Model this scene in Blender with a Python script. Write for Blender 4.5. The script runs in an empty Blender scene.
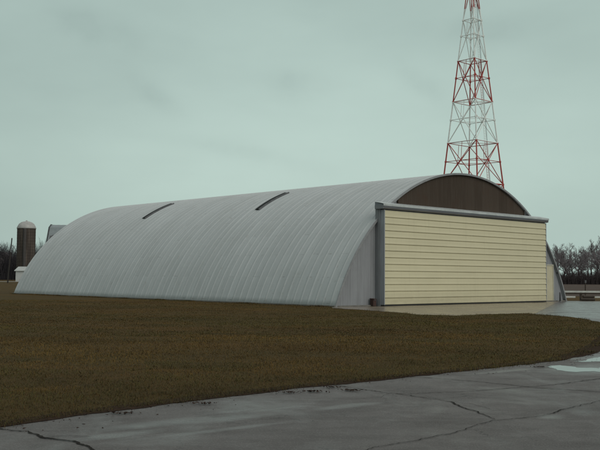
import bpy, bmesh, math, random
import numpy as np
from mathutils import Vector, Matrix
from mathutils.geometry import tessellate_polygon

random.seed(11)
RNG = np.random.default_rng(11)
S = bpy.context.scene
COL = S.collection
R = math.radians

# ------------------------------------------------------------------ helpers
class MB:
    """collects faces, links them as ONE mesh object"""
    def __init__(self):
        self.v = []; self.f = []; self.smooth = False
    def quad(self, *pts):
        n = len(self.v); self.v += [tuple(p) for p in pts]
        self.f.append(tuple(range(n, n + len(pts))))
    def box(self, x0, x1, y0, y1, z0, z1):
        n = len(self.v)
        self.v += [(x0,y0,z0),(x1,y0,z0),(x1,y1,z0),(x0,y1,z0),(x0,y0,z1),(x1,y0,z1),(x1,y1,z1),(x0,y1,z1)]
        for q in ((0,3,2,1),(4,5,6,7),(0,1,5,4),(1,2,6,5),(2,3,7,6),(3,0,4,7)):
            self.f.append(tuple(n + i for i in q))
    def bar(self, a, b, r0, r1=None, n=6, caps=True):
        r1 = r0 if r1 is None else r1
        a = Vector(a); b = Vector(b); d = (b - a)
        if d.length < 1e-6: return
        d.normalize()
        up = Vector((0,0,1)) if abs(d.z) < .9 else Vector((1,0,0))
        s = d.cross(up).normalized(); t = s.cross(d)
        k = len(self.v)
        for p, r in ((a, r0), (b, r1)):
            for i in range(n):
                an = 2*math.pi*i/n
                self.v.append(tuple(p + (s*math.cos(an) + t*math.sin(an))*r))
        for i in range(n):
            j = (i+1) % n
            self.f.append((k+i, k+j, k+n+j, k+n+i))
        if caps:
            self.f.append(tuple(k+i for i in reversed(range(n))))
            self.f.append(tuple(k+n+i for i in range(n)))
    def lathe(self, prof, n=24, cx=0, cy=0):
        k = len(self.v)
        for r, z in prof:
            for i in range(n):
                an = 2*math.pi*i/n
                self.v.append((cx+r*math.cos(an), cy+r*math.sin(an), z))
        for j in range(len(prof)-1):
            for i in range(n):
                i2 = (i+1) % n
                self.f.append((k+j*n+i, k+j*n+i2, k+(j+1)*n+i2, k+(j+1)*n+i))
        self.f.append(tuple(k+i for i in reversed(range(n))))
        m = k+(len(prof)-1)*n
        self.f.append(tuple(m+i for i in range(n)))
    def prism_x(self, prof, x0, x1):
        """closed (y,z) profile, counter-clockwise, extruded along x"""
        k = len(self.v); n = len(prof)
        for x in (x0, x1):
            self.v += [(x, y, z) for y, z in prof]
        for i in range(n):
            j = (i+1) % n
            self.f.append((k+i, k+j, k+n+j, k+n+i))
        self.f.append(tuple(k+i for i in reversed(range(n))))
        self.f.append(tuple(k+n+i for i in range(n)))
    def grid(self, pts, uv=None):
        """pts: rows x cols of points"""
        k = len(self.v); nr = len(pts); nc = len(pts[0])
        for row in pts: self.v += [tuple(p) for p in row]
        for i in range(nr-1):
            for j in range(nc-1):
                self.f.append((k+i*nc+j, k+i*nc+j+1, k+(i+1)*nc+j+1, k+(i+1)*nc+j))
    def build(self, name, mat=None, parent=None, smooth=False, bevel=0):
        me = bpy.data.meshes.new(name)
        me.from_pydata(self.v, [], self.f); me.update()
        bm = bmesh.new(); bm.from_mesh(me)
        bmesh.ops.recalc_face_normals(bm, faces=bm.faces)
        bm.to_mesh(me); bm.free()
        if smooth:
            me.polygons.foreach_set('use_smooth', [True]*len(me.polygons))
        o = bpy.data.objects.new(name, me); COL.objects.link(o)
        if mat: me.materials.append(mat)
        if parent: o.parent = parent
        if bevel:
            m = o.modifiers.new('bevel', 'BEVEL'); m.width = bevel; m.segments = 2; m.limit_method = 'ANGLE'
        return o

def thing(name, label, cat, loc=(0,0,0), rz=0, group=None):
    o = bpy.data.objects.new(name, None); COL.objects.link(o)
    o.location = loc; o.rotation_euler = (0,0,rz); o.empty_display_size = .3
    o['label'] = label; o['category'] = cat
    if group: o['group'] = group
    return o
def tag(o, label, cat, group=None):
    o['label'] = label; o['category'] = cat
    if group: o['group'] = group
    return o
def struct(o): o['kind'] = 'structure'; return o
def stuff(o, label, cat):
    o['kind'] = 'stuff'; o['label'] = label; o['category'] = cat; return o

# ------------------------------------------------------------------ materials
class M:
    def __init__(self, name, base=(.5,.5,.5), rough=.6, metal=0, spec=.5):
        self.m = bpy.data.materials.new(name); self.m.use_nodes = True
        self.t = self.m.node_tree; self.b = self.t.nodes['Principled BSDF']
        self.b.inputs['Base Color'].default_value = (*base, 1)
        self.b.inputs['Roughness'].default_value = rough
        self.b.inputs['Metallic'].default_value = metal
        self.b.inputs['Specular IOR Level'].default_value = spec
        self.tc = None
    def n(self, typ, **kw):
        x = self.t.nodes.new(typ)
        for k, v in kw.items(): setattr(x, k, v)
        return x
    def l(self, a, b): self.t.links.new(a, b)
    def coord(self, scale=(1,1,1), out='Object', rot=(0,0,0)):
        tc = self.n('ShaderNodeTexCoord'); mp = self.n('ShaderNodeMapping')
        mp.inputs['Scale'].default_value = scale; mp.inputs['Rotation'].default_value = rot
        self.l(tc.outputs[out], mp.inputs['Vector']); return mp.outputs[0]
    def noise(self, vec, scale=1, detail=4, rough=.55, dist=0):
        x = self.n('ShaderNodeTexNoise'); x.inputs['Scale'].default_value = scale
        x.inputs['Detail'].default_value = detail; x.inputs['Roughness'].default_value = rough
        x.inputs['Distortion'].default_value = dist
        self.l(vec, x.inputs['Vector']); return x.outputs['Fac']
    def ramp(self, fac, stops):
        x = self.n('ShaderNodeValToRGB'); e = x.color_ramp.elements
        while len(e) < len(stops): e.new(.5)
        for el, (p, c) in zip(e, stops):
            el.position = p; el.color = (*c, 1) if len(c) == 3 else c
        self.l(fac, x.inputs[0]); return x.outputs[0]
    def vramp(self, fac, stops): return self.ramp(fac, [(p, (v,v,v)) for p, v in stops])
    def mix(self, fac, a, b, mode='MIX'):
        x = self.n('ShaderNodeMix', data_type='RGBA', blend_type=mode)
        for s, val in ((0, fac), (6, a), (7, b)):
            if isinstance(val, (int, float)): x.inputs[s].default_value = val
            elif isinstance(val, tuple): x.inputs[s].default_value = (*val, 1)
            else: self.l(val, x.inputs[s])
        return x.outputs[2]
    def math(self, op, a, b=0, c=0, clamp=False):
        x = self.n('ShaderNodeMath', operation=op); x.use_clamp = clamp
        for i, val in enumerate((a, b, c)):
            if isinstance(val, (int, float)): x.inputs[i].default_value = val
            else: self.l(val, x.inputs[i])
        return x.outputs[0]
    def color(self, c): self.l(c, self.b.inputs['Base Color'])
    def rough(self, c): self.l(c, self.b.inputs['Roughness'])
    def bump(self, h, strength=.3, dist=.02):
        x = self.n('ShaderNodeBump'); x.inputs['Strength'].default_value = strength
        x.inputs['Distance'].default_value = dist
        self.l(h, x.inputs['Height']); self.l(x.outputs[0], self.b.inputs['Normal'])

def simple(name, base, rough=.6, metal=0, var=.25, scale=3, spec=.5, stretch=(1,1,1)):
    m = M(name, base, rough, metal, spec)
    f = m.noise(m.coord(stretch), scale, 6, .65)
    lo = tuple(c*(1-var) for c in base); hi = tuple(min(1, c*(1+var)) for c in base)
    m.color(m.ramp(f, [(.25, lo), (.75, hi)])); return m.m

# --- galvanised roof: UV = (metres round the arc, metres along the axis)
def roof_mat():
    m = M('galvanised_roof', (.45,.47,.47), .5, .05, .25)
    pitch = 39.28/64
    uv = m.coord((1,1,1), 'UV')
    sep = m.n('ShaderNodeSeparateXYZ'); m.l(uv, sep.inputs[0])
    # every sheet weathers a little differently
    sheet_v = m.math('FLOOR', m.math('DIVIDE', sep.outputs[1], pitch))
    sheet_u = m.math('FLOOR', m.math('DIVIDE', m.math('ADD', sep.outputs[0], m.math('MULTIPLY', m.math('MODULO', sheet_v, 2), 1.6)), 3.2))
    cmb = m.n('ShaderNodeCombineXYZ'); m.l(sheet_u, cmb.inputs[0]); m.l(sheet_v, cmb.inputs[1])
    wn = m.n('ShaderNodeTexWhiteNoise', noise_dimensions='2D'); m.l(cmb.outputs[0], wn.inputs['Vector'])
    base = m.ramp(wn.outputs['Value'], [(0, (.42,.438,.445)), (1, (.46,.478,.485))])
    # run-off streaks along the arc
    st = m.noise(m.coord((.22,5.5,1), 'UV'), 1, 6, .6)
    base = m.mix(m.vramp(st, [(.46, 0), (.75, .5)]), base, (.315,.335,.332))
    cl = m.noise(m.coord((.35,.35,1), 'UV'), 1, 6, .65)
    base = m.mix(m.vramp(cl, [(.48, 0), (.75, .5)]), base, (.355,.37,.365))
    # grime and rust along the laps between sheets
    fr = m.math('FRACT', m.math('DIVIDE', m.math('ADD', sep.outputs[0], m.math('MULTIPLY', m.math('MODULO', sheet_v, 2), 1.6)), 3.2))
    lap = m.math('LESS_THAN', fr, .012)
    spot = m.noise(m.coord((1.3,1.3,1), 'UV'), 1.6, 3, .6)
    base = m.mix(m.math('MULTIPLY', lap, m.vramp(spot, [(.50, 0), (.66, .6)])), base, (.17,.15,.14))
    rs = m.noise(m.coord((1.1,3,1), 'UV'), 2.1, 5, .7)
    base = m.mix(m.vramp(rs, [(.60, 0), (.74, .6)]), base, (.215,.18,.155))
    m.l(base, m.b.inputs['Base Color'])
    m.rough(m.vramp(cl, [(.3, .6), (.7, .78)]))
    fn = m.noise(m.coord((2,2,2)), 1.2, 4, .6)
    m.bump(fn, .25, .03)
    return m.m
MAT = {}
MAT['roof'] = roof_mat()

def wall_mat(name, base, dark, rough=.55, metal=.2):
    m = M(name, base, rough, metal, .4)
    st = m.noise(m.coord((3,1,.25)), 1.5, 6, .6)
    c = m.ramp(st, [(.3, base), (.7, dark)])
    g = m.noise(m.coord((.5,.5,.8)), 1, 5, .6)
    c = m.mix(m.vramp(g, [(.45,0),(.8,.5)]), c, dark)
    m.color(c); return m.m
MAT['endwall'] = wall_mat('galvanised_end_wall', (.30,.305,.325), (.225,.225,.24))
MAT['trim'] = simple('bright_flashing', (.46,.48,.48), .45, .25, .2, 2)
MAT['rimtrim'] = simple('dull_rim_angle', (.25,.25,.26), .5, .2, .25, 2)
MAT['edgesteel'] = simple('pale_edge_steel', (.30,.31,.34), .5, .1, .2, 2, stretch=(1,1,.2))
MAT['steel'] = simple('grey_painted_steel', (.23,.235,.25), .5, .1, .25, 2, stretch=(1,1,.2))
MAT['darksteel'] = simple('dark_weathered_steel', (.11,.11,.118), .6, .2, .35, 3)
MAT['hood'] = simple('grey_hood_metal', (.21,.22,.245), .4, .25, .2, 1.2, stretch=(.3,1,1))
MAT['rust'] = simple('rusty_brown_paint', (.05,.022,.018), .8, 0, .5, 9)
MAT['concrete_base'] = simple('stained_concrete_base', (.16,.15,.135), .85, 0, .45, 3)
MAT['rubber'] = simple('black_rubber', (.02,.02,.02), .8, 0, .3, 8)

def brown_mat():
    m = M('dark_brown_cladding', (.03,.025,.02), .7, 0, .12)
    sep = m.n('ShaderNodeSeparateXYZ'); m.l(m.coord(), sep.inputs[0])
    cell = m.math('FLOOR', m.math('DIVIDE', sep.outputs[0], .92))
    wn = m.n('ShaderNodeTexWhiteNoise', noise_dimensions='1D'); m.l(cell, wn.inputs['W'])
    c = m.ramp(wn.outputs['Value'], [(0, (.052,.038,.029)), (1, (.066,.049,.038))])
    st = m.noise(m.coord((6,1,.35)), 1.4, 6, .6)
    c = m.mix(m.vramp(st, [(.45, 0), (.75, .6)]), c, (.080,.064,.053))
    r2 = m.noise(m.coord((1.2,1,.8)), .9, 4, .6)
    c = m.mix(m.vramp(r2, [(.55,0),(.75,.5)]), c, (.066,.038,.027))
    m.color(c); return m.m
MAT['brown'] = brown_mat()

def siding_mat():
    m = M('cream_steel_siding', (.62,.56,.33), .42, 0, .5)
    base = (.62,.565,.335)
    a = m.noise(m.coord((.25,1,1.2)), 1.1, 5, .6)
    c = m.ramp(a, [(.3, (.55,.495,.335)), (.7, (.61,.55,.375))])
    st = m.noise(m.coord((7,1,.25)), 1, 6, .65)
    c = m.mix(m.vramp(st, [(.55,0),(.8,.4)]), c, (.42,.37,.25))
    sep = m.n('ShaderNodeSeparateXYZ'); m.l(m.coord(), sep.inputs[0])
    dn = m.noise(m.coord((1.5,1,3)), 1.5, 5, .7)
    # road splash along the bottom courses
    low = m.math('MULTIPLY', m.vramp(m.math('DIVIDE', sep.outputs[2], 5.5), [(.0,.9),(.16,0)]), dn)
    c = m.mix(low, c, (.30,.25,.16))
    m.color(c)
    wv = m.noise(m.coord((.5,1,1.5)), 1.6, 3, .5)
    m.bump(wv, .12, .02)
    return m.m
MAT['siding'] = siding_mat()
MAT['walkdoor'] = simple('beige_door_paint', (.50,.45,.32), .5, 0, .12, 2)
MAT['doorframe'] = simple('pale_door_frame', (.42,.40,.32), .5, 0, .15, 3)
MAT['lampglass'] = M('unlit_lamp_glass', (.35,.36,.33), .2).m
MAT['skylight'] = simple('dark_skylight_panel', (.010,.013,.012), .6, 0, .3, 2, .12)
MAT['chrome'] = M('worn_chrome', (.5,.5,.48), .3, .9).m

# ------------------------------------------------------------------ camera (solved from the photo)
EYE = 1.65
cam_d = bpy.data.cameras.new('camera'); cam = bpy.data.objects.new('camera', cam_d); COL.objects.link(cam)
cam_d.sensor_width = 36; cam_d.lens = 36*891.87/600; cam_d.clip_end = 6000; cam_d.clip_start = .1
pit, rol = .0580, .0070
r0 = Vector((1,0,0)); u0 = Vector((0,-math.sin(pit),math.cos(pit))); f0 = Vector((0,math.cos(pit),math.sin(pit)))
rr = r0*math.cos(rol) + u0*math.sin(rol); uu = -r0*math.sin(rol) + u0*math.cos(rol)
mt = Matrix((rr, uu, -f0)).transposed().to_4x4(); mt.translation = Vector((0,0,EYE))
cam.matrix_world = mt
S.camera = cam

# ------------------------------------------------------------------ hangar
HX, HY, HA = 10.766, 57.206, .7525
AR, AC, AL = 12.846, -4.506, 39.28
ex = Vector((math.cos(HA), math.sin(HA), 0)); ew = Vector((-math.sin(HA), math.cos(HA), 0))
def H(u, w, z=0): return Vector((HX,HY,z)) + ex*u + ew*w
T0 = math.asin(-AC/AR)
def arch_z(u, r=AR): return math.sqrt(max(r*r-u*u, 0)) + AC

hangar = thing('aircraft_hangar', 'long arched hangar of ribbed silver metal with a huge cream door in its front', 'hangar', (HX,HY,0), HA)

NR = 64; PITCH = AL/NR
ribp = [(0,0),(.14,.004),(.30,.006),(.46,.004),(.62,0),(.70,.006),(.73,.03),(.765,.056),(.80,.060),(.835,.056),(.87,.03),(.90,.006)]
def roof_shell():
    ws = []; off = []
    for k in range(NR):
        for t, h in ribp: ws.append((k+t)*PITCH); off.append(h)
    ws.append(AL); off.append(0)
    na = 72
    th = np.linspace(T0, math.pi-T0, na+1)
    W, TH = np.meshgrid(np.array(ws), th, indexing='ij'); O = .62*np.array(off)[:,None]*np.ones_like(TH)
    def surf(dr):
        rad = AR - .03 + O*.9 + dr
        return np.stack([-rad*np.cos(TH), W, rad*np.sin(TH)+AC], -1)
    out = surf(0.0); inn = surf(-.04)
    nw = len(ws); n = nw*(na+1)
    V = np.concatenate([out.reshape(-1,3), inn.reshape(-1,3)])
    idx = np.arange(n).reshape(nw, na+1)
    q = np.stack([idx[:-1,:-1], idx[:-1,1:], idx[1:,1:], idx[1:,:-1]], -1).reshape(-1,4)
    faces = [q, q[:,::-1]+n]
    for row in (idx[0], idx[-1]):
        faces.append(np.stack([row[:-1], row[1:], row[1:]+n, row[:-1]+n], -1))
    for colm in (idx[:,0], idx[:,-1]):
        faces.append(np.stack([colm[:-1], colm[1:], colm[1:]+n, colm[:-1]+n], -1))
    F = np.concatenate(faces)
    me = bpy.data.meshes.new('roof')
    me.from_pydata(V.tolist(), [], F.tolist()); me.update()
    uvl = me.uv_layers.new(name='UVMap')
    li = np.empty(len(me.loops), dtype=np.int32); me.loops.foreach_get('vertex_index', li)
    U = np.concatenate([np.stack([(TH*AR).reshape(-1), W.reshape(-1)], -1)]*2)
    uvl.data.foreach_set('uv', U[li].astype(np.float32).reshape(-1))
    me.polygons.foreach_set('use_smooth', [True]*len(q)*2 + [False]*(len(F)-2*len(q)))
    me.materials.append(MAT['roof'])
    bm = bmesh.new(); bm.from_mesh(me); bmesh.ops.recalc_face_normals(bm, faces=bm.faces); bm.to_mesh(me); bm.free()
    o = bpy.data.objects.new('roof', me); COL.objects.link(o); o.parent = hangar
    return o
roof = roof_shell()

def arch_strip(name, w0, w1, r_in, r_out, mat, parent, t0=T0, t1=math.pi-T0, n=90):
    """closed box strip that follows the arch"""
    b = MB(); pts = []
    for i in range(n+1):
        t = t0+(t1-t0)*i/n
        row = []
        for r, w in ((r_out,w0),(r_out,w1),(r_in,w1),(r_in,w0),(r_out,w0)):
            row.append((-r*math.cos(t), w, r*math.sin(t)+AC))
        pts.append(row)
    b.grid(pts)
    for row in (pts[0], pts[-1]): b.quad(*row[:4])
    return b.build(name, mat, parent)
arch_strip('arch_trim', -.012, .05, AR-.10, AR+.02, MAT['rimtrim'], hangar)
# skylight slots: dark panels in one corrugation
for w in (12.5, 26.6):
    k = round(w/PITCH-.5)+.5; wc = k*PITCH
    t0 = math.acos(6.99/AR); t1 = math.acos(4.28/AR)
    s = arch_strip('skylight', wc-.17, wc+.17, AR-.02, AR+.055, MAT['skylight'], roof, t0, t1, 14)
    arch_strip('frame', wc-.215, wc-.175, AR-.02, AR+.072, MAT['darksteel'], s, t0-.004, t1+.004, 14)
    # frame is one mesh per side of the slot
    arch_strip('frame', wc+.175, wc+.215, AR-.02, AR+.072, MAT['darksteel'], s, t0-.004, t1+.004, 14)

def corr_sheet(name, u0, u1, zb, zt, w, mat, parent, pitch=.2, depth=.018):
    b = MB(); top = []; bot = []; u = u0; i = 0
    seq = [(0,0),(.3,0),(.45,1),(.85,1)]
    us = []
    while u < u1:
        for t, h in seq:
            x = u+t*pitch
            if x < u1: us.append((x, w-depth*h))
        u += pitch
    us.append((u1, w))
    rows = []
    for x, ww in us:
        a, c = zb(x), zt(x)
        if c-a < .01: c = a+.01
        rows.append([(x,ww,a+(c-a)*s) for s in (0,.5,1)])
    b.grid(rows)
    back = [[(x, w+.05, r[0][2]),(x, w+.05, r[2][2])] for (x,_), r in zip(us, rows)]
    b.grid(back)
    return b.build(name, mat, parent)
BW = 6.65
RI = AR-.075
wl = corr_sheet('end_wall', -11.96, 11.96, lambda u: .06, lambda u: min(arch_z(u, RI), 6.03 if abs(u) < BW else 99), .20, MAT['endwall'], hangar)
br = corr_sheet('gable_panel', -BW, BW, lambda u: 6.035, lambda u: max(arch_z(u, RI), 6.05), .14, MAT['brown'], hangar, .153, .010)
for x in (-BW-.06, BW):
    b = MB(); b.box(x,x+.06, .08,.2, 6.03, arch_z(BW+.06, RI)); b.build('gable_edge_trim', MAT['brown'], hangar)
corr_sheet('rear_wall', -11.96, 11.96, lambda u: .06, lambda u: arch_z(u, RI), AL-.2, MAT['endwall'], hangar)
b = MB()
b.box(-12.12,-11.9, .0, AL+.05, -.3, .085); b.box(11.9,12.12, .0, AL+.05, -.3, .085)
b.box(-11.9,-8.8, .02,.35, -.3,.075); b.box(8.8,11.9, .02,.35, -.3,.075); b.box(-11.9,11.9, AL-.3,AL+.05, -.3,.075)
b.build('foundation', MAT['concrete_base'], hangar)
b = MB(); b.box(-8.8,8.8,.02,.35,-.3,.012); b.build('threshold', MAT['concrete_base'], hangar)

# --- the big door: two leaves of ribbed cream siding on a steel frame
DW, DV, DZ0, DZ1 = 8.537, -.449, .10, 5.508
door = MB()
NCR = 14; ch = (DZ1-DZ0)/NCR
prof = []
for i in range(NCR):
    z = DZ0+i*ch
    prof += [(DV-.030, z+.004), (DV-.026, z+.03), (DV-.012, z+.14), (DV-.010, z+ch-.16), (DV-.002, z+ch-.07), (DV+.024, z+ch-.045), (DV+.024, z+ch)]
prof = [(-.20, DZ0)] + [(DV+.024, DZ0)] + prof + [(-.20, DZ1)]
# corrugated front as one extruded profile, in six sheets with hair-thin laps
xs = [-DW+.02, -5.72, -2.86, 0, 2.86, 5.72, DW-.02]
for i in range(6):
    door.prism_x(prof, xs[i]+.0008, xs[i+1]-.0008)
dr = door.build('hangar_door', MAT['siding'], hangar)
dr['label'] = 'wide cream door of horizontal ribbed siding'
b = MB()
for s in (-1,1):
    b = MB(); x0, x1 = sorted((s*(DW-.02), s*(DW+.035)))
    b.box(x0, x1, DV-.03, -.19, DZ0-.02, DZ1+.02)
    b.build('edge_trim', MAT['edgesteel'], dr)
b = MB(); b.box(-DW,DW, DV-.005,-.2, .02, DZ0-.003); b.build('bottom_seal', MAT['rubber'], dr)
b = MB(); b.box(-DW,DW, DV+.05,-.2, DZ1+.003, DZ1+.05); b.build('top_rail', MAT['darksteel'], dr)
for s in (-1,1):
    b = MB()
    x0, x1 = sorted((s*8.36, s*8.62))
    b.box(x0, x1, -.185, .18, 0, 5.72)
    b.box(min(x0,x1)-.02, max(x0,x1)+.02, -.06, -.03, 0, 5.72)
    b.build('door_column', MAT['steel'], hangar)
# hood above the door
b = MB()
b.prism_x([(.10,5.99),(-.44,5.86),(-.54,5.83),(-.60,5.78),(-.61,5.72),(-.585,5.65),(-.54,5.60),(-.50,5.575),(.10,5.575)], -8.74, 8.66)
hood = b.build('door_hood', MAT['hood'], hangar)
b = MB(); b.prism_x([(.12,6.028),(-.46,5.905),(-.635,5.86),(-.640,5.745),(-.630,5.745),(-.625,5.85),(-.46,5.893),(.12,6.016)], -8.82, 8.68)
b.build('hood_flashing', MAT['trim'], hood)
for x in (-8.762, 8.662):
    b = MB(); b.box(x, x+.02, -.58, .1, 5.59, 5.80); b.build('end_cap', MAT['steel'], hood)

# --- walk door at the right of the big door
b = MB(); b.box(9.20,10.36,.12,.19,.08,2.56); wd = b.build('side_door', MAT['walkdoor'], hangar); wd['label'] = 'narrow beige walk-in door'
b = MB(); b.box(9.10,9.195,.10,.19,.08,2.66); b.box(10.365,10.46,.10,.19,.08,2.66); b.box(9.195,10.365,.10,.19,2.565,2.66)
b.build('frame', MAT['doorframe'], wd)
b = MB(); b.bar((9.32,.12,1.05),(9.32,.06,1.05),.022); b.bar((9.32,.06,1.05),(9.44,.06,1.05),.016); b.build('handle', MAT['chrome'], wd)
# wall lamp near the arch edge
b = MB(); b.box(10.93,11.17,.08,.185,2.0,2.34); lamp = b.build('wall_lamp', MAT['darksteel'], hangar, bevel=.015)
b = MB(); b.prism_x([(.078,2.02),(.078,2.20),(.0,2.14),(-.02,2.04)], 10.95, 11.15); b.build('lamp_glass', MAT['lampglass'], lamp)

# small rusty box at the foot of the left column
bx = thing('hoist_box', 'small rusty brown box on the ground by the left foot of the cream door', 'box', tuple(H(-9.02,-.02,0)), HA)
b = MB(); b.box(-.13,.13,-.14,.12,.02,.40); bd = b.build('case', MAT['rust'], bx, bevel=.02)
b = MB(); b.prism_x([(-.17,.403),(.13,.403),(.13,.45),(-.17,.42)], -.15,.15); b.build('lid', MAT['rust'], bx)
b = MB(); b.box(-.04,.04,-.158,-.142,.34,.41); b.build('latch', MAT['darksteel'], bx)
# dark steel bollard by the walk door
bl = thing('bollard', 'short dark steel bollard standing beside the beige walk-in door', 'bollard', tuple(H(10.74,-.22,0)), HA)
b = MB(); b.lathe([(.055,0),(.055,.62),(.05,.66),(.03,.685),(.0,.69)], 16); b.build('post', MAT['darksteel'], bl, smooth=True)
b = MB(); b.lathe([(.11,0),(.11,.02),(.06,.028)], 16); b.build('base_plate', MAT['steel'], bl)

# ------------------------------------------------------------------ ground polygons
def noise1(x, seed=0):
    i = math.floor(x); f = x-i; f = f*f*(3-2*f)
    def h(k): return (math.sin((k+seed*57.3)*127.1)*43758.5453) % 1
    return (h(i)*(1-f)+h(i+1)*f)*2-1
def wobble(pts, step=.25, amp=.06, seed=1, freq=1.3):
    out = []; dist = 0
    for a, c in zip(pts[:-1], pts[1:]):
        a = Vector(a[:2]); c = Vector(c[:2]); L = (c-a).length; n = max(1, int(L/step))
        nrm = Vector((-(c-a).y, (c-a).x)).normalized()
        for i in range(n):
            s = dist+L*i/n
            w = noise1(s*freq, seed)*amp + noise1(s*freq*4.1, seed+3)*amp*.45 + noise1(s*freq*13, seed+7)*amp*.2
            p = a+(c-a)*i/n + nrm*w
            out.append((p.x, p.y))
        dist += L
    out.append(tuple(pts[-1][:2])); return out

lower = [(-40,-26.5), (-12,1.2), (-3.24,9.79),(-2.39,10.83),(-1.32,12.02),(0.02,13.38),(1.66,14.79),(3.74,16.73),(5.24,18.02),(6.2,19.6),(7.3,21.78),(9.0,25.8)]
upper = [(9.0,25.8),(10.5,29.0),(11.2,31.9),(11.75,36.0),(11.75,38.6),(10.75,42.2),(8.3,40.6),(6.75,38.9),(5.4,39.7),(4.55,42.2),(3.4,44.5),(2.35,46.2),(1.7,47.6)]
lowerW = wobble(lower, .07, .10, 1, .9); upperW = wobble(upper, .25, .11, 2, .7)
hfront = [tuple(H(-12.3,-.05)[:2]), tuple(H(12.1,-.05)[:2])]
edge = lowerW + upperW[1:] + hfront + [tuple(H(12.4,1.0)[:2]), (26,65.2),(80,62.5),(80,-40),(-40,-40)]
def poly_obj(name, poly, z, mat):
    tri = tessellate_polygon([[Vector((x,y,0)) for x, y in poly]])
    me = bpy.data.meshes.new(name)
    me.from_pydata([(x,y,z) for x,y in poly], [], [tuple(t) for t in tri]); me.update()
    bm = bmesh.new(); bm.from_mesh(me)
    for f in bm.faces:
        if f.normal.z < 0: f.normal_flip()
    bm.to_mesh(me); bm.free()
    me.materials.append(mat)
    o = bpy.data.objects.new(name, me); COL.objects.link(o); return o

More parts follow.
